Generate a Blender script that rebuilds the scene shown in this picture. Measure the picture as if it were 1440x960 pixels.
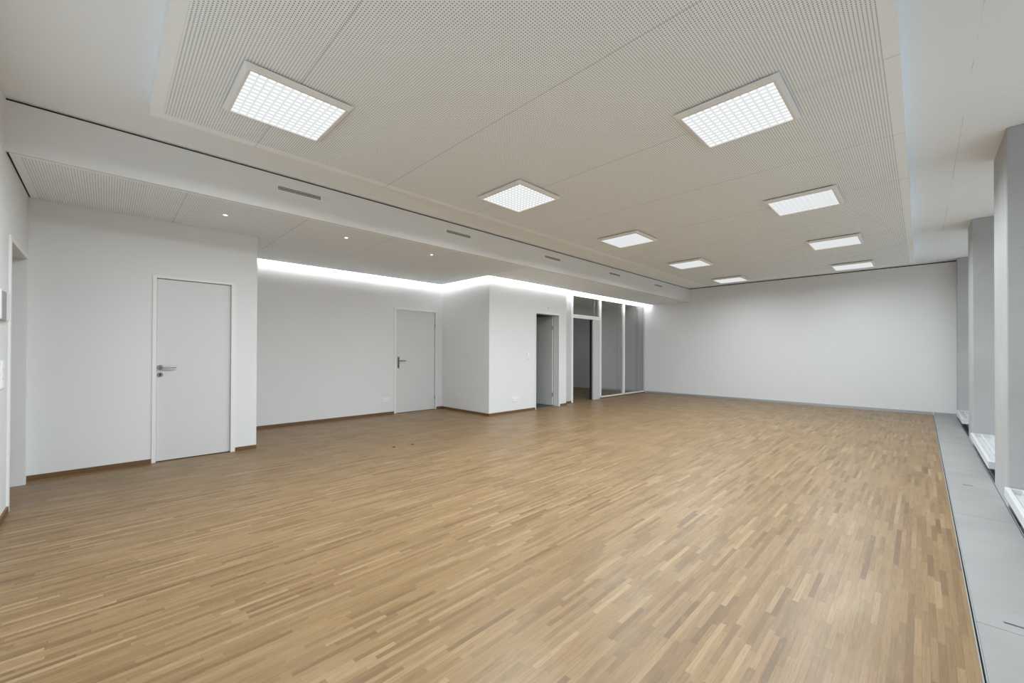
import bpy, bmesh, math, random
from mathutils import Matrix, Vector
random.seed(7)
for _o in list(bpy.data.objects):
    bpy.data.objects.remove(_o)
S = bpy.context.scene
COL = S.collection

# ------------------------------------------------------------------ camera
CAM_H = 1.22
cd = bpy.data.cameras.new('camera')
cam = bpy.data.objects.new('camera', cd); COL.objects.link(cam)
cd.sensor_width = 36.0
cd.lens = 572.75 / 1440 * 36
cd.shift_y = 11.6 / 1440
cd.clip_start = 0.02
cam.matrix_world = (Matrix.Translation((0, 0, CAM_H)) @ Matrix.Rotation(math.radians(45.1335), 4, 'Z')
                    @ Matrix.Rotation(math.radians(90 + 0.3487), 4, 'X') @ Matrix.Rotation(math.radians(0.19), 4, 'Z'))
S.camera = cam

# ------------------------------------------------------------------ exposure, sky, lamp strengths
S.view_settings.view_transform = 'Standard'
S.view_settings.look = 'None'
S.view_settings.gamma = 1.0
S.view_settings.use_curve_mapping = False
S.view_settings.exposure = 0.53
S.cycles.max_bounces = 16
S.cycles.diffuse_bounces = 10
S.cycles.use_denoising = True
W = bpy.data.worlds.new('sky'); S.world = W; W.use_nodes = True
bg = W.node_tree.nodes['Background']
bg.inputs['Color'].default_value = (0.97, 0.99, 1.0, 1)
bg.inputs['Strength'].default_value = 0.66
LAMP_W = 36.0
LAMP_SPREAD = math.radians(172)
LAMP_COL = (0.85, 0.94, 1.0)
LED_STR = 48.0           # emission of the cove strips
OFFICE_FILL_W = 3.0  # strength of the added office fill

# ------------------------------------------------------------------ helpers
def lk(o, parent=None):
    COL.objects.link(o)
    if parent is not None:
        o.parent = parent
    return o

def tag(o, label=None, cat=None, group=None, kind=None):
    if label: o['label'] = label
    if cat: o['category'] = cat
    if group: o['group'] = group
    if kind: o['kind'] = kind
    return o

def empty(name, loc, label=None, cat=None, group=None, kind=None):
    o = bpy.data.objects.new(name, None); COL.objects.link(o)
    o.location = loc; o.empty_display_size = 0.1
    return tag(o, label, cat, group, kind)

class MB:
    """collects shapes in world coordinates; build() links them as one mesh"""
    def __init__(self): self.bm = bmesh.new()
    def box(self, x0, x1, y0, y1, z0, z1, bev=0.0, seg=2):
        if x0 > x1: x0, x1 = x1, x0
        if y0 > y1: y0, y1 = y1, y0
        if z0 > z1: z0, z1 = z1, z0
        r = bmesh.ops.create_cube(self.bm, size=1.0)
        vs = r['verts']
        for v in vs:
            v.co = Vector((x0 if v.co.x < 0 else x1, y0 if v.co.y < 0 else y1, z0 if v.co.z < 0 else z1))
        if bev > 0:
            es = list({e for v in vs for e in v.link_edges})
            bmesh.ops.bevel(self.bm, geom=es, offset=bev, segments=seg, affect='EDGES', profile=0.6)
        return self
    def cyl(self, p0, p1, r0, r1=None, n=24):
        p0, p1 = Vector(p0), Vector(p1); r1 = r0 if r1 is None else r1
        d = p1 - p0
        q = d.to_track_quat('Z', 'Y').to_matrix().to_4x4()
        m = Matrix.Translation((p0 + p1) / 2) @ q
        bmesh.ops.create_cone(self.bm, cap_ends=True, segments=n, radius1=r0, radius2=r1, depth=d.length, matrix=m)
        return self
    def tube(self, pts, r, n=12):
        pts = [Vector(p) for p in pts]; rings = []
        for i, p in enumerate(pts):
            t = (pts[min(i + 1, len(pts) - 1)] - pts[max(i - 1, 0)]).normalized()
            a = Vector((0, 0, 1)) if abs(t.z) < 0.9 else Vector((1, 0, 0))
            u = t.cross(a).normalized(); v = t.cross(u)
            rings.append([self.bm.verts.new(p + r * (math.cos(k * 2 * math.pi / n) * u + math.sin(k * 2 * math.pi / n) * v)) for k in range(n)])
        for a, b in zip(rings, rings[1:]):
            for k in range(n):
                self.bm.faces.new((a[k], a[(k + 1) % n], b[(k + 1) % n], b[k]))
        self.bm.faces.new(rings[0][::-1]); self.bm.faces.new(rings[-1])
        return self
    def ring(self, c, r_in, r_out, z0, z1, n=32):
        V = self.bm.verts.new
        rr = []
        for k in range(n):
            a = 2 * math.pi * k / n; x, y = math.cos(a), math.sin(a)
            rr.append([V((c[0] + r * x, c[1] + r * y, z)) for r, z in ((r_in, z0), (r_out, z0), (r_out, z1), (r_in, z1))])
        for k in range(n):
            a, b = rr[k], rr[(k + 1) % n]
            for j in range(4):
                self.bm.faces.new((a[j], b[j], b[(j + 1) % 4], a[(j + 1) % 4]))
        return self
    def prism(self, poly, z0, z1):
        """poly in xy, counter-clockwise"""
        lo = [self.bm.verts.new((x, y, z0)) for x, y in poly]
        hi = [self.bm.verts.new((x, y, z1)) for x, y in poly]
        n = len(poly)
        for k in range(n):
            self.bm.faces.new((lo[k], lo[(k + 1) % n], hi[(k + 1) % n], hi[k]))
        self.bm.faces.new(lo[::-1]); self.bm.faces.new(hi)
        return self
    def loft(self, rects):
        """rects: (x0,x1,y0,y1,z) stacked frames, open shell closed at both ends"""
        rs = [[self.bm.verts.new(p) for p in ((x0, y0, z), (x1, y0, z), (x1, y1, z), (x0, y1, z))] for x0, x1, y0, y1, z in rects]
        for a, b in zip(rs, rs[1:]):
            for k in range(4):
                self.bm.faces.new((a[k], a[(k + 1) % 4], b[(k + 1) % 4], b[k]))
        return self
    def build(self, name, mat, parent=None, smooth=False):
        bm = self.bm
        bmesh.ops.recalc_face_normals(bm, faces=bm.faces)
        me = bpy.data.meshes.new(name)
        if parent is not None:
            M = parent_world(parent).inverted()
            bm.transform(M)
        if smooth:
            for f in bm.faces: f.smooth = True
        bm.to_mesh(me); bm.free()
        me.materials.append(mat)
        return lk(bpy.data.objects.new(name, me), parent)

def parent_world(o):
    m = Matrix.Identity(4)
    while o is not None:
        m = Matrix.Translation(o.location) @ m
        o = o.parent
    return m

def struct(mb, name, mat, parent=None):
    o = mb.build(name, mat, parent)
    if parent is None: o['kind'] = 'structure'
    return o

# ------------------------------------------------------------------ materials
def new_mat(name):
    m = bpy.data.materials.new(name); m.use_nodes = True
    nt = m.node_tree
    return m, nt, nt.nodes['Principled BSDF']

def flat(name, col, rough=0.5, metal=0.0, noise=0.0, nscale=8.0, spec=0.5):
    m, nt, b = new_mat(name)
    b.inputs['Roughness'].default_value = rough
    b.inputs['Metallic'].default_value = metal
    b.inputs['Specular IOR Level'].default_value = spec
    if noise:
        g = nt.nodes.new('ShaderNodeNewGeometry')
        n = nt.nodes.new('ShaderNodeTexNoise'); n.inputs['Scale'].default_value = nscale; n.inputs['Detail'].default_value = 5
        mx = nt.nodes.new('ShaderNodeMix'); mx.data_type = 'RGBA'
        mx.inputs['A'].default_value = (*[c * (1 - noise) for c in col], 1)
        mx.inputs['B'].default_value = (*[min(1, c * (1 + noise)) for c in col], 1)
        nt.links.new(g.outputs['Position'], n.inputs['Vector'])
        nt.links.new(n.outputs['Fac'], mx.inputs['Factor'])
        nt.links.new(mx.outputs['Result'], b.inputs['Base Color'])
    else:
        b.inputs['Base Color'].default_value = (*col, 1)
    return m

def emis(name, col, strength):
    m = bpy.data.materials.new(name); m.use_nodes = True
    nt = m.node_tree; nt.nodes.clear()
    e = nt.nodes.new('ShaderNodeEmission'); e.inputs['Color'].default_value = (*col, 1); e.inputs['Strength'].default_value = strength
    o = nt.nodes.new('ShaderNodeOutputMaterial'); nt.links.new(e.outputs[0], o.inputs['Surface'])
    return m

class NG:
    """small helper to write node maths"""
    def __init__(self, nt): self.nt = nt
    def m(self, op, a, b=None, c=None, clamp=False):
        n = self.nt.nodes.new('ShaderNodeMath'); n.operation = op; n.use_clamp = clamp
        for i, v in enumerate((a, b, c)):
            if v is None: continue
            if isinstance(v, (int, float)): n.inputs[i].default_value = v
            else: self.nt.links.new(v, n.inputs[i])
        return n.outputs[0]
    def xyz(self):
        g = self.nt.nodes.new('ShaderNodeNewGeometry'); s = self.nt.nodes.new('ShaderNodeSeparateXYZ')
        self.nt.links.new(g.outputs['Position'], s.inputs[0]); self.pos = g.outputs['Position']
        return s.outputs
    def comb(self, x, y, z=0.0):
        n = self.nt.nodes.new('ShaderNodeCombineXYZ')
        for i, v in enumerate((x, y, z)):
            if isinstance(v, (int, float)): n.inputs[i].default_value = v
            else: self.nt.links.new(v, n.inputs[i])
        return n.outputs[0]
    def white(self, vec, dim='3D'):
        n = self.nt.nodes.new('ShaderNodeTexWhiteNoise'); n.noise_dimensions = dim
        self.nt.links.new(vec, n.inputs['Vector']); return n.outputs['Value'], n.outputs['Color']
    def noise(self, vec, scale, detail=4.0):
        n = self.nt.nodes.new('ShaderNodeTexNoise'); n.inputs['Scale'].default_value = scale; n.inputs['Detail'].default_value = detail
        self.nt.links.new(vec, n.inputs['Vector']); return n.outputs['Fac']
    def ss(self, v, a, b, lo=0.0, hi=1.0):
        n = self.nt.nodes.new('ShaderNodeMapRange'); n.interpolation_type = 'SMOOTHSTEP'
        self.nt.links.new(v, n.inputs['Value'])
        for k, x in (('From Min', a), ('From Max', b), ('To Min', lo), ('To Max', hi)): n.inputs[k].default_value = x
        return n.outputs['Result']
    def mix(self, f, a, b, blend='MIX'):
        n = self.nt.nodes.new('ShaderNodeMix'); n.data_type = 'RGBA'; n.blend_type = blend
        if isinstance(f, (int, float)): n.inputs['Factor'].default_value = f
        else: self.nt.links.new(f, n.inputs['Factor'])
        for k, v in (('A', a), ('B', b)):
            if isinstance(v, tuple): n.inputs[k].default_value = (*v, 1)
            else: self.nt.links.new(v, n.inputs[k])
        return n.outputs['Result']
    def ramp(self, f, stops):
        n = self.nt.nodes.new('ShaderNodeValToRGB'); r = n.color_ramp
        while len(r.elements) < len(stops): r.elements.new(0.5)
        for e, (p, c) in zip(r.elements, stops): e.position = p; e.color = (*c, 1)
        self.nt.links.new(f, n.inputs['Fac']); return n.outputs['Color']

WHITE = (0.895, 0.95, 0.99)
def perforated(name, x0, y0, pitch=0.0166, rad=0.0033, seam0=0.866, seam_p=1.161, field=None, col=WHITE):
    """white board with a square grid of round holes and thin seams across it"""
    m, nt, b = new_mat(name); g = NG(nt)
    X, Y, Z = g.xyz()[:3]
    fx = g.m('SUBTRACT', g.m('FRACT', g.m('DIVIDE', g.m('SUBTRACT', X, x0), pitch)), 0.5)
    fy = g.m('SUBTRACT', g.m('FRACT', g.m('DIVIDE', g.m('SUBTRACT', Y, y0), pitch)), 0.5)
    d = g.m('MULTIPLY', g.m('SQRT', g.m('ADD', g.m('MULTIPLY', fx, fx), g.m('MULTIPLY', fy, fy))), pitch)
    hole = g.ss(d, rad - 0.0007, rad + 0.0007, 1.0, 0.0)
    s = g.m('ABSOLUTE', g.m('SUBTRACT', g.m('FRACT', g.m('ADD', g.m('DIVIDE', g.m('SUBTRACT', Y, seam0), seam_p), 0.5)), 0.5))
    s = g.m('MULTIPLY', s, seam_p)
    seam = g.ss(s, 0.0012, 0.0030, 1.0, 0.0)
    if field is None:
        c = g.mix(g.m('MULTIPLY', seam, 0.55), col, (0.10, 0.10, 0.10))
    else:
        a0, a1, b0, b1 = field
        ins = g.m('MULTIPLY', g.m('MULTIPLY', g.m('GREATER_THAN', X, a0), g.m('LESS_THAN', X, a1)),
                  g.m('MULTIPLY', g.m('GREATER_THAN', Y, b0), g.m('LESS_THAN', Y, b1)))
        c = g.mix(g.m('MULTIPLY', hole, ins), col, (0.06, 0.06, 0.06))
        c = g.mix(g.m('MULTIPLY', seam, 0.55), c, (0.10, 0.10, 0.10))
    nt.links.new(c, b.inputs['Base Color'])
    b.inputs['Roughness'].default_value = 0.75
    return m

def parquet(name):
    """narrow oak strips laid along Y with staggered ends"""
    m, nt, b = new_mat(name); g = NG(nt)
    X, Y, Z = g.xyz()[:3]
    w = 0.0238
    row = g.m('FLOOR', g.m('DIVIDE', X, w))
    r1, _ = g.white(g.comb(row, 3.7, 1.0))
    r2, _ = g.white(g.comb(row, 9.1, 5.0))
    ln = g.m('ADD', 0.27, g.m('MULTIPLY', r2, 0.13))
    yy = g.m('DIVIDE', g.m('ADD', Y, g.m('MULTIPLY', r1, 7.0)), ln)
    idx = g.m('FLOOR', yy)
    v1, vc = g.white(g.comb(row, idx, 2.0))
    v2, _ = g.white(g.comb(row, idx, 8.0))
    v3, _ = g.white(g.comb(row, idx, 14.0))
    base = g.ramp(v1, [(0.0, (0.135, 0.076, 0.031)), (0.12, (0.180, 0.108, 0.046)), (0.50, (0.233, 0.145, 0.064)),
                       (0.88, (0.264, 0.169, 0.079)), (1.0, (0.325, 0.222, 0.113))])
    # hue drift from strip to strip
    base = g.mix(g.m('MULTIPLY', g.ss(v2, 0.6, 1.0), 0.35), base, (0.237, 0.123, 0.050))
    base = g.mix(g.m('MULTIPLY', g.ss(v3, 0.65, 1.0), 0.30), base, (0.222, 0.156, 0.064))
    # grain
    off = g.m('MULTIPLY', v2, 37.0)
    gv = g.comb(g.m('ADD', g.m('MULTIPLY', X, 230.0), off), g.m('ADD', g.m('MULTIPLY', Y, 6.0), off), v1)
    gr = g.noise(gv, 1.0, 4.0)
    gv2 = g.comb(g.m('ADD', g.m('MULTIPLY', X, 70.0), off), g.m('ADD', g.m('MULTIPLY', Y, 11.0), off), v3)
    gr2 = g.noise(gv2, 1.0, 4.0)
    base = g.mix(g.ss(gr, 0.45, 0.72, 0.0, 0.42), base, (0.127, 0.065, 0.024))
    base = g.mix(g.ss(gr2, 0.52, 0.75, 0.0, 0.42), base, (0.150, 0.082, 0.032))
    base = g.mix(g.ss(gr2, 0.48, 0.25, 0.0, 0.30), base, (0.306, 0.204, 0.103))
    # joints
    ex = g.m('MULTIPLY', g.m('SUBTRACT', 0.5, g.m('ABSOLUTE', g.m('SUBTRACT', g.m('FRACT', g.m('DIVIDE', X, w)), 0.5))), w)
    ey = g.m('MULTIPLY', g.m('SUBTRACT', 0.5, g.m('ABSOLUTE', g.m('SUBTRACT', g.m('FRACT', yy), 0.5))), ln)
    j = g.ss(g.m('MINIMUM', ex, ey), 0.0002, 0.0010, 1.0, 0.0)
    base = g.mix(g.m('MULTIPLY', j, g.m('MULTIPLY', 0.55, v3)), base, (0.046, 0.023, 0.008))
    # slow worn variation over the room
    big = g.noise(g.pos, 0.55, 3.0)
    base = g.mix(g.ss(big, 0.35, 0.7, 0.0, 0.16), base, (0.207, 0.130, 0.057))
    nt.links.new(base, b.inputs['Base Color'])
    rr = g.ss(g.noise(g.pos, 3.0, 3.0), 0.3, 0.7, 0.36, 0.44)
    nt.links.new(rr, b.inputs['Roughness'])
    bp = nt.nodes.new('ShaderNodeBump'); bp.inputs['Strength'].default_value = 0.12; bp.inputs['Distance'].default_value = 0.0006
    nt.links.new(g.m('ADD', g.m('MULTIPLY', gr, 0.5), g.m('MULTIPLY', j, -1.0)), bp.inputs['Height'])
    nt.links.new(bp.outputs[0], b.inputs['Normal'])
    b.inputs['Specular IOR Level'].default_value = 0.42
    return m

def plaster_ceiling(name):
    m, nt, b = new_mat(name); g = NG(nt)
    X, Y, Z = g.xyz()[:3]
    ins = g.m('GREATER_THAN', X, -0.05)
    lx = g.ss(g.m('ABSOLUTE', g.m('SUBTRACT', X, 0.233)), 0.0010, 0.0026, 1.0, 0.0)
    ly = g.m('MULTIPLY', g.m('ABSOLUTE', g.m('SUBTRACT', g.m('FRACT', g.m('ADD', g.m('DIVIDE', g.m('SUBTRACT', Y, 3.46), 1.005), 0.5)), 0.5)), 1.005)
    ly = g.ss(ly, 0.0010, 0.0026, 1.0, 0.0)
    fade = g.ss(g.noise(g.pos, 2.2, 2.0), 0.42, 0.62)
    f = g.m('MULTIPLY', g.m('MULTIPLY', g.m('MAXIMUM', lx, ly), ins), g.m('MULTIPLY', fade, 0.40))
    c = g.mix(f, (0.88, 0.925, 0.965), (0.25, 0.25, 0.24))
    nt.links.new(c, b.inputs['Base Color']); b.inputs['Roughness'].default_value = 0.85
    return m

def concrete(name, c0, c1, rough=0.6, scale=2.5):
    m, nt, b = new_mat(name); g = NG(nt)
    g.xyz()
    n1 = g.noise(g.pos, scale, 6.0); n2 = g.noise(g.pos, scale * 14, 3.0)
    c = g.mix(g.ss(n1, 0.3, 0.7), c0, c1)
    c = g.mix(g.ss(n2, 0.66, 0.78, 0.0, 0.25), c, tuple(x * 0.6 for x in c0))
    nt.links.new(c, b.inputs['Base Color']); b.inputs['Roughness'].default_value = rough
    return m

def pane_glass(name, r0, r1, tint=(0.9, 0.92, 0.91)):
    m = bpy.data.materials.new(name); m.use_nodes = True
    nt = m.node_tree; nt.nodes.clear(); g = NG(nt)
    t = nt.nodes.new('ShaderNodeBsdfTransparent'); t.inputs['Color'].default_value = (*tint, 1)
    gl = nt.nodes.new('ShaderNodeBsdfGlossy'); gl.inputs['Roughness'].default_value = 0.02
    lw = nt.nodes.new('ShaderNodeLayerWeight'); lw.inputs['Blend'].default_value = 0.5
    fac = g.m('ADD', r0, g.m('MULTIPLY', r1, g.m('POWER', lw.outputs['Facing'], 2.0)), clamp=True)
    mx = nt.nodes.new('ShaderNodeMixShader'); o = nt.nodes.new('ShaderNodeOutputMaterial')
    nt.links.new(fac, mx.inputs[0]); nt.links.new(t.outputs[0], mx.inputs[1]); nt.links.new(gl.outputs[0], mx.inputs[2])
    nt.links.new(mx.outputs[0], o.inputs['Surface'])
    return m

M_WALL = flat('wall_paint', (0.745, 0.75, 0.752), 0.75, noise=0.012, nscale=1.6)
M_DOOR = flat('door_lacquer', (0.655, 0.658, 0.655), 0.42, noise=0.008, nscale=2.0)
M_FRAME = flat('frame_lacquer', (0.79, 0.79, 0.785), 0.40, noise=0.008, nscale=3.0)
M_CEIL = plaster_ceiling('ceiling_plaster')
M_RAFT = perforated('raft_perforated', -0.080, 0.2830, field=(-3.832, -0.145, 0.276, 10.68))
M_BORDER = perforated('raft_border', 0, 0, field=None, col=(0.905, 0.955, 0.99))
M_SOFFIT = perforated('soffit_perforated', -4.72, -0.45, rad=0.0030, seam0=0.513, seam_p=1.03, field=(-9, -4.72, -0.47, 5.05))
M_FLOOR = parquet('oak_parquet')
M_BASE = flat('oak_skirting', (0.150, 0.080, 0.035), 0.45, noise=0.15, nscale=12)
M_ALU = flat('anodised_aluminium', (0.46, 0.47, 0.48), 0.38, metal=0.6, noise=0.03, nscale=9)
M_STEEL = flat('brushed_steel', (0.26, 0.26, 0.26), 0.32, metal=0.9, noise=0.04, nscale=30)
M_DKSTEEL = flat('dark_steel', (0.16, 0.16, 0.165), 0.35, metal=0.7, noise=0.05, nscale=30)
M_BLACK = flat('black_gap', (0.012, 0.012, 0.012), 0.8, noise=0.1, nscale=20)  # black parts, and shade painted into narrow gaps
M_COLUMN = concrete('column_concrete', (0.38, 0.382, 0.384), (0.44, 0.442, 0.444), 0.55, 1.3)
M_PLATE = concrete('plate_grey', (0.270, 0.264, 0.257), (0.305, 0.298, 0.291), 0.55, 2.0)
M_SLAB = concrete('slab_concrete', (0.20, 0.20, 0.20), (0.27, 0.27, 0.265), 0.8, 5.0)
M_SILL = flat('white_sill', (0.62, 0.622, 0.622), 0.4, noise=0.02, nscale=14)
M_PART = flat('partition_profile', (0.56, 0.565, 0.57), 0.35, noise=0.02, nscale=9)
M_PLASTIC = flat('white_plastic', (0.84, 0.84, 0.83), 0.35, noise=0.005, nscale=9)
M_GREYPL = flat('grey_plastic', (0.30, 0.30, 0.30), 0.45, noise=0.02, nscale=9)
M_GLASS = pane_glass('partition_glass', 0.20, 0.75, (0.80, 0.81, 0.81))
M_WIN = pane_glass('window_glass', 0.03, 0.40, (0.93, 0.96, 0.97))
M_HOUSE = flat('lamp_housing', (0.80, 0.80, 0.79), 0.4, noise=0.006, nscale=9)
M_LAMP = emis('lamp_diffuser', (0.965, 0.985, 0.99), 0.95)
M_LOUVER = emis('louver_glow', (0.96, 0.985, 0.99), 0.55)  # slats given their own glow in place of lamplight falling on them
M_LED = emis('led_strip_light', (0.97, 0.98, 1.0), LED_STR)
M_SPOT = emis('downlight_lens', (1.0, 0.99, 0.96), 3.0)
M_DARKROOM = flat('dark_room_shade', (0.42, 0.42, 0.41), 0.8, noise=0.02, nscale=2)  # wall colour darkened to stand in for the shade of unlit rooms

# ------------------------------------------------------------------ plan
XA, XR, XP, XG = -5.91, -7.34, -5.81, -6.0     # door wall, recess wall, projecting box, glass partition
XB = -4.63                                      # bulkhead face
YN, YF = -0.527, 11.71                          # near and far end walls
YPIER, YBOX, YGL = 1.343, 5.167, 7.56
HC, HS, HRAFT = 3.04, 2.66, 2.924
XFL, XCH, XCOL, XOUT = 0.160, 0.478, 0.485, 0.98
T = 0.12

# floor, channel under the cover plates
struct(MB().box(-9.7, XFL, -1.9, YF + T, -0.12, 0.0), 'floor', M_FLOOR)
struct(MB().box(XFL + 0.012, 1.25, YN - 0.1, YF + T, -0.22, -0.13), 'floor_channel', M_SLAB)
struct(MB().box(XFL, XFL + 0.004, YN, YF, -0.125, 0.0015), 'trim_1', M_GREYPL)
struct(MB().box(XFL + 0.004, XFL + 0.010, YN, YF, -0.12, -0.012), 'trim_2', M_BLACK)
struct(MB().box(XFL + 0.010, XFL + 0.014, YN, YF, -0.125, 0.0015), 'trim_3', M_GREYPL)
struct(MB().box(XCH + 0.004, XCH + 0.010, YN, YF, -0.13, 0.0), 'trim_4', M_ALU)

# ceiling and cove lid
struct(MB().box(XB - 0.10, 1.25, YN - T, YF + T, HC, HC + 0.15), 'ceiling', M_CEIL)
struct(MB().box(-9.7, XB - 0.03, -1.9, YF + T, 2.86, 2.95), 'ceiling_cove', M_WALL)

def wall_along_y(mb, xf, y0, y1, z1, holes=(), t=T, z0=0.0):
    """wall whose room face is x = xf, body behind it (-x)"""
    y = y0
    for a, b, h in sorted(holes):
        mb.box(xf - t, xf, y, a, z0, z1); mb.box(xf - t, xf, a, b, h, z1); y = b
    mb.box(xf - t, xf, y, y1, z0, z1)
    return mb

D1 = (0.351, 1.116, 2.050); D2 = (4.020, 5.010, 2.105); D3 = (6.478, 7.317, 2.100); D4 = (-5.790, -4.850, 2.095)
ZW = 2.86
struct(wall_along_y(MB(), XA, YN, YPIER, ZW, [(D1[0] + 0.03, D1[1] - 0.03, D1[2] - 0.02)], t=0.15), 'wall_left_pier', M_WALL)
struct(MB().box(XR, XA - 0.15, YPIER - 0.12, YPIER, 0, ZW), 'wall_left_return', M_WALL)
struct(wall_along_y(MB(), XR, YPIER - 0.12, YBOX + T, ZW, [(D2[0] + 0.03, D2[1] - 0.03, D2[2] - 0.02)]), 'wall_left_recess', M_WALL)
struct(MB().box(XR, XP, YBOX, YBOX + T, 0, ZW), 'wall_left_box_side', M_WALL)
struct(wall_along_y(MB(), XP, YBOX + T, YGL, ZW, [(D3[0] + 0.022, D3[1] - 0.035, D3[2] - 0.035)], t=0.14), 'wall_left_box', M_WALL)
# near end wall with the open doorway
mb = MB()
mb.box(-9.7, D4[0] + 0.03, YN - 0.20, YN, 0, HC); mb.box(D4[0] + 0.03, D4[1] - 0.03, YN - 0.20, YN, D4[2] - 0.03, HC)
mb.box(D4[1] - 0.03, 1.1, YN - 0.20, YN, 0, HC)
struct(mb, 'wall_near', M_WALL)
# far end wall: closes the hall and the glazed office
struct(MB().box(-9.7, 1.1, YF, YF + T, 0, HC - 0.022), 'wall_far', M_WALL)
struct(MB().box(-9.7, 1.1, YF + 0.03, YF + T, HC - 0.022, HC), 'gap_shade_far', M_BLACK)  # black strip painted for the shade in the gap over the wall
# bulkhead along the door side
struct(MB().box(XB - 0.03, XB, YN, YF, HS - 0.005, HC - 0.020), 'ceiling_bulkhead', M_WALL)
struct(MB().box(XB - 0.10, XB - 0.025, YN, YF, HC - 0.020, HC), 'gap_shade_bulkhead', M_BLACK)  # shade of the gap above the bulkhead, put in as a black strip
# perforated soffit with an open cove gap along the walls
GAP = 0.085
soff = [(XB - 0.03, YN + 0.012), (XB - 0.03, YF), (XP + GAP - 0.01, YF), (XP + GAP - 0.01, YBOX - GAP), (XR + GAP, YBOX - GAP), (XR + GAP, YPIER),
        (XA + 0.004, YPIER), (XA + 0.004, YN + 0.012)]
struct(MB().prism(soff, HS, HS + 0.022), 'ceiling_soffit', M_SOFFIT)
struct(MB().box(XA, XB - 0.03, YN, YN + 0.012, HS + 0.004, HS + 0.02), 'gap_shade_soffit', M_BLACK)  # black strip for the shaded line where soffit meets near wall
# pier top closure over the cove end
# office behind the glass, dark room behind the open door, corridor behind the near doorway
struct(MB().box(-9.7, -9.58, -1.9, YF, 0, ZW), 'wall_back_outer', M_WALL)
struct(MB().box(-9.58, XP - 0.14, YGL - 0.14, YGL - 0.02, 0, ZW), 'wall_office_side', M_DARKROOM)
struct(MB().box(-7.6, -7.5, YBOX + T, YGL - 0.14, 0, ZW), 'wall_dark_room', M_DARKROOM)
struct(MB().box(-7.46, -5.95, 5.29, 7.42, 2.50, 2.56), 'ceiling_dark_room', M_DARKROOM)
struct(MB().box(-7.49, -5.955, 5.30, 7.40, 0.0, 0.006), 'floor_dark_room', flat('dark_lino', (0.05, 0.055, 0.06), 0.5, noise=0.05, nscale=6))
struct(MB().box(-9.58, -3.2, -1.9, -1.78, 0, ZW), 'wall_corridor', M_WALL)
struct(MB().box(-3.2, -3.08, -1.9, YN - 0.20, 0, ZW), 'wall_corridor_end', M_WALL)
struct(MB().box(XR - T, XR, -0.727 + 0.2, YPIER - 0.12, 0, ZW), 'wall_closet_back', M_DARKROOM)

# skirting boards
def sk(mb, *a): return mb.box(*a, bev=0.0)
SKH, SKT = 0.048, 0.012
struct(sk(sk(MB(), XA, XA + SKT, YN, D1[0], 0, SKH), XA, XA + SKT, D1[1] + 0.002, YPIER, 0, SKH), 'baseboard_pier', M_BASE)
struct(sk(sk(MB(), XR, XR + SKT, YPIER, D2[0], 0, SKH), XR, XR + SKT, D2[1], YBOX, 0, SKH), 'baseboard_recess', M_BASE)
struct(sk(MB(), XR + SKT, XP + SKT, YBOX - SKT, YBOX, 0, SKH), 'baseboard_box_side', M_BASE)
struct(sk(sk(MB(), XP, XP + SKT, YBOX, D3[0], 0, SKH), XP, XP + SKT, D3[1], YGL, 0, SKH), 'baseboard_box', M_BASE)
struct(sk(MB(), D4[1], 0.15, YN, YN + SKT, 0, SKH), 'baseboard_near', M_BASE)
struct(MB().box(XG + 0.04, XFL, YF - 0.012, YF, 0, 0.055), 'baseboard_far', M_ALU)
struct(MB().box(XFL + 0.014, XCOL, YF - 0.012, YF, -0.005, 0.055), 'baseboard_far_corner', M_ALU)

# ------------------------------------------------------------------ columns, windows, outer side
cols = [(1.955, 2.740), (5.120, 5.915), (8.278, 8.890), (11.445, 11.705)]
clab = [None,
        'grey concrete column with eased edges, the one closest to the camera',
        'grey concrete column between the two long white window trays',
        'grey concrete column tight against the far white end wall']
for i, (y0, y1) in enumerate(cols):
    mb = MB().box(XCOL, 1.10, y0, y1, -0.13, HC, bev=0.016, seg=3)
    o = mb.build('concrete_column', M_COLUMN)
    if i == 0: o['kind'] = 'structure'; o.name = 'column_unseen'; 
    else: tag(o, clab[i], 'column', 'grey columns along the window side')
struct(MB().box(XCOL + 0.02, 1.10, YN, 1.955, -0.13, HC), 'wall_right', M_WALL)
bays = [(2.740, 5.120), (5.915, 8.278), (8.890, 11.445)]
for i, (y0, y1) in enumerate(bays):
    w = empty('window_%d' % (i + 1), (XOUT, (y0 + y1) / 2, 0)); w['kind'] = 'structure'
    f = 0.06
    mb = MB()
    mb.box(XOUT, XOUT + 0.06, y0, y0 + f, 0.0, HC); mb.box(XOUT, XOUT + 0.06, y1 - f, y1, 0.0, HC)
    mb.box(XOUT, XOUT + 0.06, y0 + f, y1 - f, HC - f, HC); mb.box(XOUT, XOUT + 0.06, y0 + f, y1 - f, -0.02, f + 0.03)
    mb.box(XOUT, XOUT + 0.06, (y0 + y1) / 2 - 0.035, (y0 + y1) / 2 + 0.035, f + 0.03, HC - f)
    mb.build('window_frame', M_SILL, w)
    ym = (y0 + y1) / 2
    for a, b in ((y0 + f, ym - 0.035), (ym + 0.035, y1 - f)):
        MB().box(XOUT + 0.025, XOUT + 0.037, a, b, f + 0.03, HC - f).build('pane', M_WIN, w)
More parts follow.
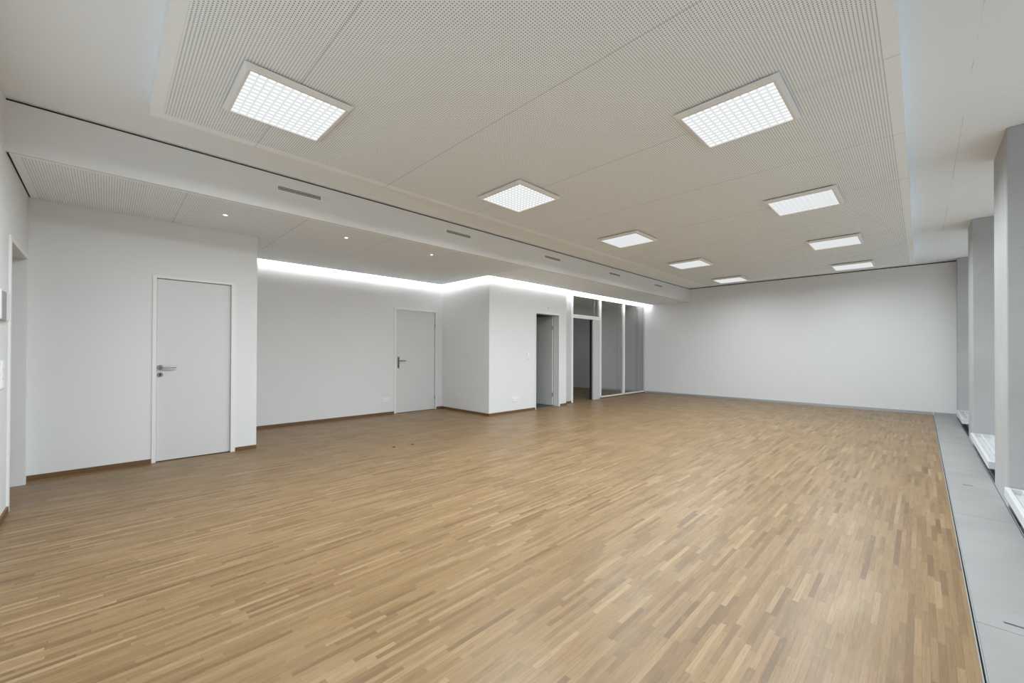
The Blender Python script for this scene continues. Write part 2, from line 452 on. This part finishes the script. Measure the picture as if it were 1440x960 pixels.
# white trays lying in the window bays
tlab = ['white ribbed tray in front of the biggest grey column, cut by the picture edge',
        'white ribbed tray in the window bay between the two larger grey columns',
        'short-looking white ribbed tray in the far window bay by the white end wall']
trays = [(2.95, 5.112), (6.20, 8.272), (9.86, 11.440)]
for i, (y0, y1) in enumerate(trays):
    x0, x1 = 0.466, 0.95
    if i != 1: pass
    t = empty('window_tray', ((x0 + x1) / 2, (y0 + y1) / 2, -0.13), tlab[i], 'window sill tray', 'white trays in the window bays')
    x0c = x0 if i else 0.468
    mb = MB().box(x0c, x1, y0, y1, 0.082, 0.112, bev=0.004)
    mb.box(x0c, x0c + 0.030, y0, y1, 0.106, 0.155, bev=0.004)
    mb.box(x1 - 0.03, x1, y0, y1, 0.106, 0.155, bev=0.004)
    mb.box(x0c + 0.028, x1 - 0.028, y0, y0 + 0.045, 0.106, 0.152, bev=0.004)
    mb.box(x0c + 0.028, x1 - 0.028, y1 - 0.03, y1, 0.106, 0.152, bev=0.004)
    mb.build('tray', M_SILL, t)
    for k in range(4):
        xr = x0c + 0.085 + k * 0.095
        MB().box(xr, xr + 0.022, y0 + 0.043, y1 - 0.028, 0.110, 0.150, bev=0.004).build('rib', M_SILL, t)
    MB().box(0.56, x1 - 0.05, y0 + 0.12, y1 - 0.05, -0.13, 0.083).build('plinth', M_SLAB, t)

# removable cover plates over the floor channel
seams = [-0.50, 1.00, 2.82, 4.63, 6.42, 8.22, 10.02, 11.697]
slots = {2: [(2.89, 2.92)], 4: [(5.655, 5.70)], 5: [], 6: [(8.98, 9.02)], 7: [(10.60, 10.63)]}
plab = ['grey floor cover plate running out of the bottom of the picture',
        'grey floor cover plate with a faint handle slot, closest to the camera',
        'grey floor cover plate in front of the biggest column, one short dark slot in it',
        'grey floor cover plate without a slot, beside the tray between the two larger columns',
        'grey floor cover plate with a dark slot, second from the far end wall',
        'grey floor cover plate butting against the far end wall']
for i in range(1, 7):
    a, b = seams[i] + 0.0015, seams[i + 1] - 0.0015
    pt = empty('floor_cover_plate', ((XFL + XCH) / 2, (a + b) / 2, -0.13), plab[i - 1], 'floor plate', 'grey plates over the floor channel')
    MB().box(XFL + 0.015, XCH, a, b, -0.020, 0.0, bev=0.0012).build('plate', M_PLATE, pt)
    for q in (a + 0.05, b - 0.11):
        MB().box(XFL + 0.05, XCH - 0.03, q, q + 0.06, -0.13, -0.020).build('support', M_SLAB, pt)
for i, (yc, xa, xb) in {2: (2.90, 0.262, 0.325), 3: (5.68, 0.271, 0.337), 5: (9.005, 0.280, 0.340), 6: (10.62, 0.272, 0.333)}.items():
    pt = [o for o in bpy.data.objects if o.type == 'EMPTY' and o.name.startswith('floor_cover_plate')][i - 1]
    MB().box(xa, xb, yc - 0.006, yc + 0.006, -0.001, 0.0012).build('slot', M_DKSTEEL, pt)

# ------------------------------------------------------------------ ceiling raft
RX0, RX1, RY0, RY1 = -3.915, -0.080, 0.208, 10.752
raft = empty('acoustic_ceiling_raft', ((RX0 + RX1) / 2, (RY0 + RY1) / 2, HC), 'large white perforated acoustic panel hung below the ceiling, holding the square lights', 'ceiling panel')
BW = 0.066
MB().box(RX0 + BW, RX1 - BW, RY0 + BW, RY1 - BW, HRAFT, HC - 0.001).build('perforated_field', M_RAFT, raft)
mb = MB()
mb.box(RX0, RX1, RY0, RY0 + BW, HRAFT, HC - 0.001); mb.box(RX0, RX1, RY1 - BW, RY1, HRAFT, HC - 0.001)
mb.box(RX0, RX0 + BW, RY0 + BW, RY1 - BW, HRAFT, HC - 0.001); mb.box(RX1 - BW, RX1, RY0 + BW, RY1 - BW, HRAFT, HC - 0.001)
mb.build('border', M_BORDER, raft)

# ------------------------------------------------------------------ square ceiling lights
NC = 12
def lamp_parts(cx, cy):
    t = empty('ceiling_light', (cx, cy, HRAFT))
    a, zb = 0.3225, 2.885
    i = 0.283
    MB().box(cx - 0.295, cx + 0.295, cy - 0.295, cy + 0.295, HRAFT - 0.012, HRAFT - 0.0005).build('shadow_gap_neck', M_BLACK, t)  # neck coloured black for the shade between raft and housing
    mb = MB()
    fr = [(cx - s, cx + s, cy - s, cy + s, z) for s, z in ((0.290, HRAFT - 0.012), (a, HRAFT - 0.012), (a - 0.004, HRAFT - 0.020), (0.300, zb + 0.001), (0.296, zb), (i, zb), (i, zb + 0.016))]
    mb.loft(fr)
    mb.build('housing', M_HOUSE, t)
    MB().box(cx - i, cx + i, cy - i, cy + i, zb + 0.0125, zb + 0.016).build('diffuser', M_LAMP, t)
    mb = MB(); p = 2 * i / NC
    for k in range(1, NC):
        u = -i + k * p
        mb.box(cx + u - 0.0045, cx + u + 0.0045, cy - i, cy + i, zb + 0.002, zb + 0.0125)
        mb.box(cx - i, cx + i, cy + u - 0.0045, cy + u + 0.0045, zb + 0.002, zb + 0.0125)
    mb.build('louver', M_LOUVER, t)
    ld = bpy.data.lights.new('ceiling_light_glow', 'AREA'); ld.shape = 'SQUARE'; ld.size = 2 * i - 0.02
    ld.energy = LAMP_W; ld.color = LAMP_COL; ld.spread = LAMP_SPREAD
    lo = bpy.data.objects.new('glow', ld); lk(lo, t); lo.location = (0, 0, zb - 0.002 - HRAFT)
    return t
ROW_DIM = {0: 1.10, 1: 1.02, 2: 0.95, 3: 0.90, 4: 0.38}          # dimmed towards the far wall
_rl = {}
def row_light(r):
    if r not in _rl:
        _rl[r] = proto_glow.copy(); _rl[r].energy = LAMP_W * ROW_DIM[r]
    return _rl[r]
rows = [0.88, 3.18, 5.505, 7.835, 10.16]
proto = lamp_parts(-3.092, rows[0])
proto_glow = [g for g in proto.children if g.type == 'LIGHT'][0].data.copy()
LL = {(0, 0): 'square light panel in the raft corner, over the plain door on the pier',
      (0, 1): 'square light panel second in the row along the bulkhead, over the recess',
      (0, 2): 'square light panel third in the row along the bulkhead, above the open dark doorway',
      (0, 3): 'square light panel fourth in the row along the bulkhead, above the glass partition',
      (0, 4): 'small-looking square light panel at the bulkhead end of the far wall',
      (1, 1): 'large-looking square light panel over the middle of the oak floor, first of the column-side row',
      (1, 2): 'square light panel second in the row on the column side',
      (1, 3): 'square light panel third in the row on the column side',
      (1, 4): 'square light panel nearest the far wall on the column side'}
def copy_tree(o, parent=None):
    c = o.copy(); COL.objects.link(c)
    if parent is not None: c.parent = parent
    for ch in list(o.children): copy_tree(ch, c)
    return c
for s, cx in enumerate((-3.092, -0.922)):
    for r, cy in enumerate(rows):
        if (s, r) == (0, 0):
            o = proto
            [g for g in o.children if g.type == 'LIGHT'][0].data = row_light(0)
        else:
            o = copy_tree(proto); o.location = (cx, cy, HRAFT)
            if r in ROW_DIM:
                for g in o.children:
                    if g.type == 'LIGHT':
                        g.data = row_light(r)
                        if (s, r) == (1, 0):
                            g.data = g.data.copy(); g.data.energy = LAMP_W * 0.75
        if (s, r) in LL: tag(o, LL[(s, r)], 'ceiling light', 'square light panels in the ceiling raft')
        else: tag(o, 'square light panel in the raft above the camera, out of the picture', 'ceiling light', 'square light panels in the ceiling raft')

# ------------------------------------------------------------------ cove led strips
def led(name_label, boxes):
    o = MB()
    for b in boxes: o.box(*b)
    o = o.build('led_strip', M_LED)
    return tag(o, name_label, 'led strip', 'cove lights along the soffit edge')
zl0, zl1 = HS + 0.023, HS + 0.040
led('glowing cove light strip above the wall with the closed recess door', [(XR + GAP, XR + GAP + 0.006, YPIER + 0.01, YBOX - GAP - 0.02, zl0, zl1)])
led('short glowing cove light strip above the side of the projecting wall', [(XR + GAP + 0.02, XP + GAP - 0.03, YBOX - GAP - 0.006, YBOX - GAP, zl0, zl1)])
led('long glowing cove light strip above the open door and glass partition', [(XP + GAP - 0.01, XP + GAP - 0.004, YBOX - GAP + 0.0, YF - 0.02, zl0, zl1)])

# ------------------------------------------------------------------ doors
def door_along_y(idx, xf, y0, y1, ztop, jl, jr, jt, proud, recess, handle, hinge_side_hi=True):
    """closed door in a wall facing +x; y0..y1 outer frame, jl/jr/jt widths of the visible frame"""
    d = empty('door_%d' % idx, (xf, (y0 + y1) / 2, 0)); d['kind'] = 'structure'
    mb = MB()
    xi = xf - 0.10
    for a, b in ((y0, y0 + jl), (y1 - jr, y1)):
        mb.box(xi if False else xf - 0.09, xf + proud, a, b, 0, ztop, bev=0.003)
    mb.box(xf - 0.09, xf + proud, y0 + jl - 0.002, y1 - jr + 0.002, ztop - jt, ztop, bev=0.003)
    mb.build('door_frame', M_FRAME, d)
    g = 0.003
    xl = xf - recess
    lf = MB().box(xl - 0.045, xl, y0 + jl + g, y1 - jr - g, 0.008, ztop - jt - g, bev=0.002).build('door_leaf', M_DOOR, d)
    MB().box(xl - 0.075, xl - 0.050, y0 + jl - 0.006, y1 - jr + 0.006, 0.0, ztop - jt + 0.005).build('stop', M_BLACK, d)
    handle(lf, xl)
    return d, xl

def handle_round(lf, x):
    y, z = 0.420, 1.041
    h = MB().cyl((x, y, z), (x + 0.010, y, z), 0.026, 0.025)
    h.tube([(x + 0.008, y, z), (x + 0.045, y, z), (x + 0.052, y + 0.006, z), (x + 0.054, y + 0.018, z), (x + 0.054, y + 0.135, z)], 0.0095)
    h.build('handle', M_STEEL, lf, smooth=False)
    k = MB().cyl((x, y, 0.960), (x + 0.010, y, 0.960), 0.026, 0.025).build('lock_rosette', M_STEEL, lf)
    MB().cyl((x + 0.0098, y, 0.963), (x + 0.0125, y, 0.963), 0.009).box(x + 0.0098, x + 0.0125, y - 0.0045, y + 0.0045, 0.945, 0.962).build('lock_cylinder', M_BLACK, lf)

def handle_plate(lf, x):
    y = 4.120
    MB().box(x, x + 0.008, y - 0.019, y + 0.019, 0.895, 1.122, bev=0.003).build('handle_plate', M_DKSTEEL, lf)
    h = MB().cyl((x + 0.007, y, 1.045), (x + 0.014, y, 1.045), 0.014)
    h.tube([(x + 0.012, y, 1.045), (x + 0.044, y, 1.045), (x + 0.051, y + 0.006, 1.045), (x + 0.053, y + 0.018, 1.044), (x + 0.053, y + 0.140, 1.042)], 0.0085)
    h.build('handle', M_DKSTEEL, lf)
    MB().cyl((x + 0.007, y, 0.945), (x + 0.010, y, 0.945), 0.008).build('keyhole', M_BLACK, lf)

d1, x1 = door_along_y(1, XA, D1[0], D1[1], D1[2], 0.036, 0.046, 0.027, 0.012, 0.022, handle_round)
d2, x2 = door_along_y(2, XR, D2[0], D2[1], D2[2], 0.041, 0.030, 0.046, 0.016, 0.006, handle_plate)
for z in (1.780, 0.256):
    MB().cyl((x2 + 0.012, D2[1] - 0.030, z - 0.045), (x2 + 0.012, D2[1] - 0.030, z + 0.045), 0.009, n=16).build('hinge', M_STEEL, d2)

# open door of the projecting box: frame and a leaf swung back into the dark room
d3 = empty('door_3', (XP, (D3[0] + D3[1]) / 2, 0)); d3['kind'] = 'structure'
mb = MB()
mb.box(XP - 0.142, XP + 0.014, D3[0], D3[0] + 0.024, 0, D3[2], bev=0.002)
mb.box(XP - 0.142, XP + 0.014, D3[1] - 0.042, D3[1], 0, D3[2], bev=0.002)
mb.box(XP - 0.142, XP + 0.014, D3[0] + 0.022, D3[1] - 0.040, D3[2] - 0.045, D3[2], bev=0.002)
mb.build('door_frame', M_FRAME, d3)
lf = MB().box(XP - 0.150 - 0.735, XP - 0.150, 7.235, 7.275, 0.010, 2.050, bev=0.002).build('door_leaf', M_DOOR, d3)
for z in (1.780, 0.256):
    MB().cyl((XP - 0.138, 7.226, z - 0.045), (XP - 0.138, 7.226, z + 0.045), 0.010, n=16).build('hinge', M_STEEL, d3)

# doorway in the near end wall
d4 = empty('door_4', ((D4[0] + D4[1]) / 2, YN, 0)); d4['kind'] = 'structure'
mb = MB()
mb.box(D4[0], D4[0] + 0.045, YN - 0.205, YN + 0.012, 0, D4[2], bev=0.002)
mb.box(D4[1] - 0.045, D4[1], YN - 0.205, YN + 0.012, 0, D4[2], bev=0.002)
mb.box(D4[0] + 0.043, D4[1] - 0.043, YN - 0.205, YN + 0.012, D4[2] - 0.042, D4[2], bev=0.002)
mb.build('door_frame', M_FRAME, d4)

# ------------------------------------------------------------------ glazed partition
gp = empty('wall_glass_partition', (XG, 9.6, 0)); gp['kind'] = 'structure'
def gbox(name, mat, *b, bev=0.003):
    return MB().box(*b, bev=bev).build(name, mat, gp)
x0, x1 = XG - 0.05, XG + 0.03
ZT = 2.605
gbox('end_panel', M_PART, x0, x1 - 0.01, YGL - 0.02, 7.965, 0, ZW, bev=0)
gbox('end_skirting', M_BASE, x1 - 0.01, x1 + 0.002, YGL, 7.965, 0, SKH, bev=0)
gbox('door_post', M_FRAME, x0, x1, 7.965, 8.045, 0, ZT)
gbox('door_post', M_PART, x0, x1, 8.905, 9.215, 0, 2.150)
gbox('door_seal', M_BLACK, x0 - 0.01, x0 + 0.04, 8.870, 8.905, 0, 2.065, bev=0)
gbox('transom', M_FRAME, x0, x1 + 0.004, 8.045, 9.215, 2.065, 2.150)
gbox('transom_groove', M_GREYPL, x1, x1 + 0.0055, 8.05, 9.21, 2.112, 2.118, bev=0)
gbox('mullion', M_FRAME, x0, x1, 9.215, 9.285, 0.03, ZT)
gbox('mullion', M_FRAME, x0, x1, 10.415, 10.500, 0.03, ZT)
gbox('end_post', M_PART, x0, x1, 11.640, YF, 0.03, ZT)
gbox('reflection_strip', M_PART, x0 - 0.06, x0, 9.06, 9.11, 2.15, ZT)  # strip standing in for the inner jamb reflected in the transom glass
gbox('reflection_strip', M_PART, x0 - 0.06, x0, 10.28, 10.33, 0.03, ZT)  # this and the next strip stand in for reflected streaks in the panes
gbox('reflection_strip', M_GREYPL, x0 - 0.10, x0, 11.42, 11.47, 0.03, ZT)
gbox('head_rail', M_FRAME, x0, x1, 8.045, YF, ZT, ZW, bev=0)
gbox('bottom_rail', M_FRAME, x0, x1, 9.215, YF, 0.028, 0.062)
gbox('bottom_gap', M_BASE, x0 + 0.01, x1 - 0.012, 9.215, YF, 0, 0.028, bev=0)
for a, b, z0, z1 in ((8.045, 9.215, 2.150, ZT), (9.285, 10.415, 0.062, ZT), (10.500, 11.640, 0.062, ZT)):
    gbox('pane', M_GLASS, XG - 0.012, XG - 0.002, a, b, z0, z1, bev=0)

ol = bpy.data.lights.new('office_fill', 'AREA'); ol.shape = 'SQUARE'; ol.size = 0.6; ol.energy = OFFICE_FILL_W; ol.color = LAMP_COL  # added fill with no fixture, keeps the office from going black
oo = bpy.data.objects.new('office_fill', ol); COL.objects.link(oo); oo.location = (-7.9, 9.9, 2.85)
# ------------------------------------------------------------------ slot vents in the bulkhead
vl = ['long dark slot vent in the bulkhead above the plain pier door', 'dark slot vent in the bulkhead over the recess, second from the near wall',
      'dark slot vent in the bulkhead over the corner of the projecting wall', 'dark slot vent in the bulkhead over the start of the glass partition',
      'smallest-looking dark slot vent in the bulkhead, next to the far wall']
for i, y in enumerate((1.228, 3.322, 5.410, 7.498, 9.565)):
    v = empty('slot_vent', (XB, y + 0.21, 2.893), vl[i], 'air vent', 'slot vents in the bulkhead')
    z = 2.893
    mb = MB(); x = XB
    L = 0.422
    mb.box(x, x + 0.004, y - 0.012, y + L + 0.012, z + 0.020, z + 0.028); mb.box(x, x + 0.004, y - 0.012, y + L + 0.012, z - 0.028, z - 0.020)
    mb.box(x, x + 0.004, y - 0.012, y, z - 0.020, z + 0.020); mb.box(x, x + 0.004, y + L, y + L + 0.012, z - 0.020, z + 0.020)
    mb.build('vent_frame', M_PLASTIC, v)
    MB().box(x, x + 0.0015, y, y + L, z - 0.020, z + 0.020).build('slot', flat('vent_dark', (0.17, 0.17, 0.17), 0.7, noise=0.05, nscale=20) if i == 0 else bpy.data.materials['vent_dark'], v)
    for zz in (z - 0.009, z + 0.009):
        MB().box(x + 0.001, x + 0.0035, y, y + L, zz - 0.0028, zz + 0.0028).build('blade', M_PART, v)

# ------------------------------------------------------------------ downlights in the soffit
dl = [(-5.18, 0.88, 'small round downlight in the soffit above the pier door'),
      (-6.27, 2.148, 'small round downlight in the soffit close to the cove glow, nearer the pier'),
      (-5.12, 2.137, 'small round downlight in the soffit between the first two slot vents'),
      (-6.265, 3.395, 'small round downlight in the soffit above the closed recess door'),
      (-5.115, 3.403, 'small round downlight in the soffit under the second slot vent')]
for x, y, lab in dl:
    t = empty('downlight', (x, y, HS), lab, 'downlight', 'downlights in the soffit')
    MB().ring((x, y), 0.020, 0.034, HS - 0.004, HS, 32).build('trim_ring', M_PLASTIC, t)
    MB().cyl((x, y, HS - 0.0025), (x, y, HS - 0.0005), 0.0202, n=32).build('lens', M_SPOT if y < 1 or x > -5.2 else M_PLASTIC, t)

# ------------------------------------------------------------------ sockets, switches, small fittings
def socket_double(xf, yc, zc, label):
    s = empty('wall_socket', (xf, yc, zc), label, 'wall socket', 'white sockets low on the wall')
    MB().box(xf, xf + 0.010, yc - 0.082, yc + 0.082, zc - 0.042, zc + 0.042, bev=0.003).build('plate', M_PLASTIC, s)
    for k in (-0.040, 0.040):
        MB().box(xf + 0.009, xf + 0.012, yc + k - 0.028, yc + k + 0.028, zc - 0.028, zc + 0.028, bev=0.002).build('insert', M_PLASTIC, s)
        mb = MB()
        for dy, dz in ((-0.010, 0.0), (0.010, 0.0), (0.0, -0.006)):
            mb.cyl((xf + 0.0115, yc + k + dy, zc + dz), (xf + 0.0126, yc + k + dy, zc + dz), 0.0035, n=12)
        mb.build('holes', M_GREYPL, s)
socket_double(XR, 3.845, 0.285, 'white double wall socket beside the closed recess door')
socket_double(XP, 5.880, 0.265, 'white double wall socket between the outer wall corner and the open door')
# switch and key switch by the open door
s = empty('light_switch', (XP, 6.250, 1.178), 'small white light switch beside the open dark doorway', 'switch')
MB().box(XP, XP + 0.010, 6.212, 6.288, 1.140, 1.216, bev=0.003).build('plate', M_PLASTIC, s)
MB().box(XP + 0.009, XP + 0.014, 6.226, 6.274, 1.154, 1.202, bev=0.002).build('rocker', M_PLASTIC, s)
s = empty('key_switch', (XP, 6.262, 1.075), 'tiny grey key switch under the white light switch', 'switch')
MB().cyl((XP, 6.262, 1.075), (XP + 0.008, 6.262, 1.075), 0.016).build('ring', M_PLASTIC, s)
MB().cyl((XP + 0.007, 6.262, 1.075), (XP + 0.010, 6.262, 1.075), 0.007).build('core', M_GREYPL, s)
s = empty('wall_sensor', (XP, 6.905, 2.200), 'tiny round grey sensor on the wall above the open doorway', 'sensor')
MB().cyl((XP, 6.905, 2.200), (XP + 0.012, 6.905, 2.200), 0.024, 0.019).build('housing', M_PLASTIC, s)
MB().cyl((XP + 0.011, 6.905, 2.200), (XP + 0.015, 6.905, 2.200), 0.011, 0.008).build('eye', M_GREYPL, s)
# near wall: intercom, key switch, light switches
s = empty('wall_intercom', (-4.62, YN, 1.535), 'white wall intercom with a dark screen at the picture edge by the near doorway', 'intercom')
MB().box(-4.72, -4.36, YN, YN + 0.022, 1.435, 1.635, bev=0.004).build('case', M_PLASTIC, s)
MB().box(-4.545, -4.40, YN + 0.021, YN + 0.026, 1.432, 1.628, bev=0.002).build('screen', M_GREYPL, s)
s = empty('alarm_key_switch', (-4.80, YN, 1.495), 'small white plate with two dark dots between intercom and near doorway', 'switch')
MB().box(-4.832, -4.768, YN, YN + 0.006, 1.435, 1.565, bev=0.002).build('plate', M_PLASTIC, s)
for z in (1.535, 1.478):
    MB().cyl((-4.80, YN + 0.005, z), (-4.80, YN + 0.009, z), 0.010, n=16).build('button', M_GREYPL, s)
s = empty('triple_light_switch', (-4.60, YN, 1.05), 'white stack of light switches under the intercom at the picture edge', 'switch')
MB().box(-4.66, -4.54, YN, YN + 0.008, 0.95, 1.15, bev=0.002).build('plate', M_PLASTIC, s)
for z in (0.985, 1.05, 1.115):
    MB().box(-4.645, -4.555, YN + 0.007, YN + 0.011, z - 0.028, z + 0.028, bev=0.002).build('rocker', M_PLASTIC, s)

# floor outlets
fl = ['tiny dark floor outlet in the oak parquet, the one closer to the pier', 'tiny dark floor outlet in the oak parquet, the one closer to the projecting wall']
for (x, y), lab in zip(((-4.766, 2.617), (-4.743, 2.872)), fl):
    s = empty('floor_outlet', (x, y, 0), lab, 'floor outlet', 'dark floor outlets in the parquet')
    MB().ring((x, y), 0.020, 0.027, 0.0002, 0.003, 24).build('rim', M_DKSTEEL, s)
    MB().cyl((x, y, 0.0002), (x, y, 0.002), 0.0205, n=24).build('cap', M_BLACK, s)
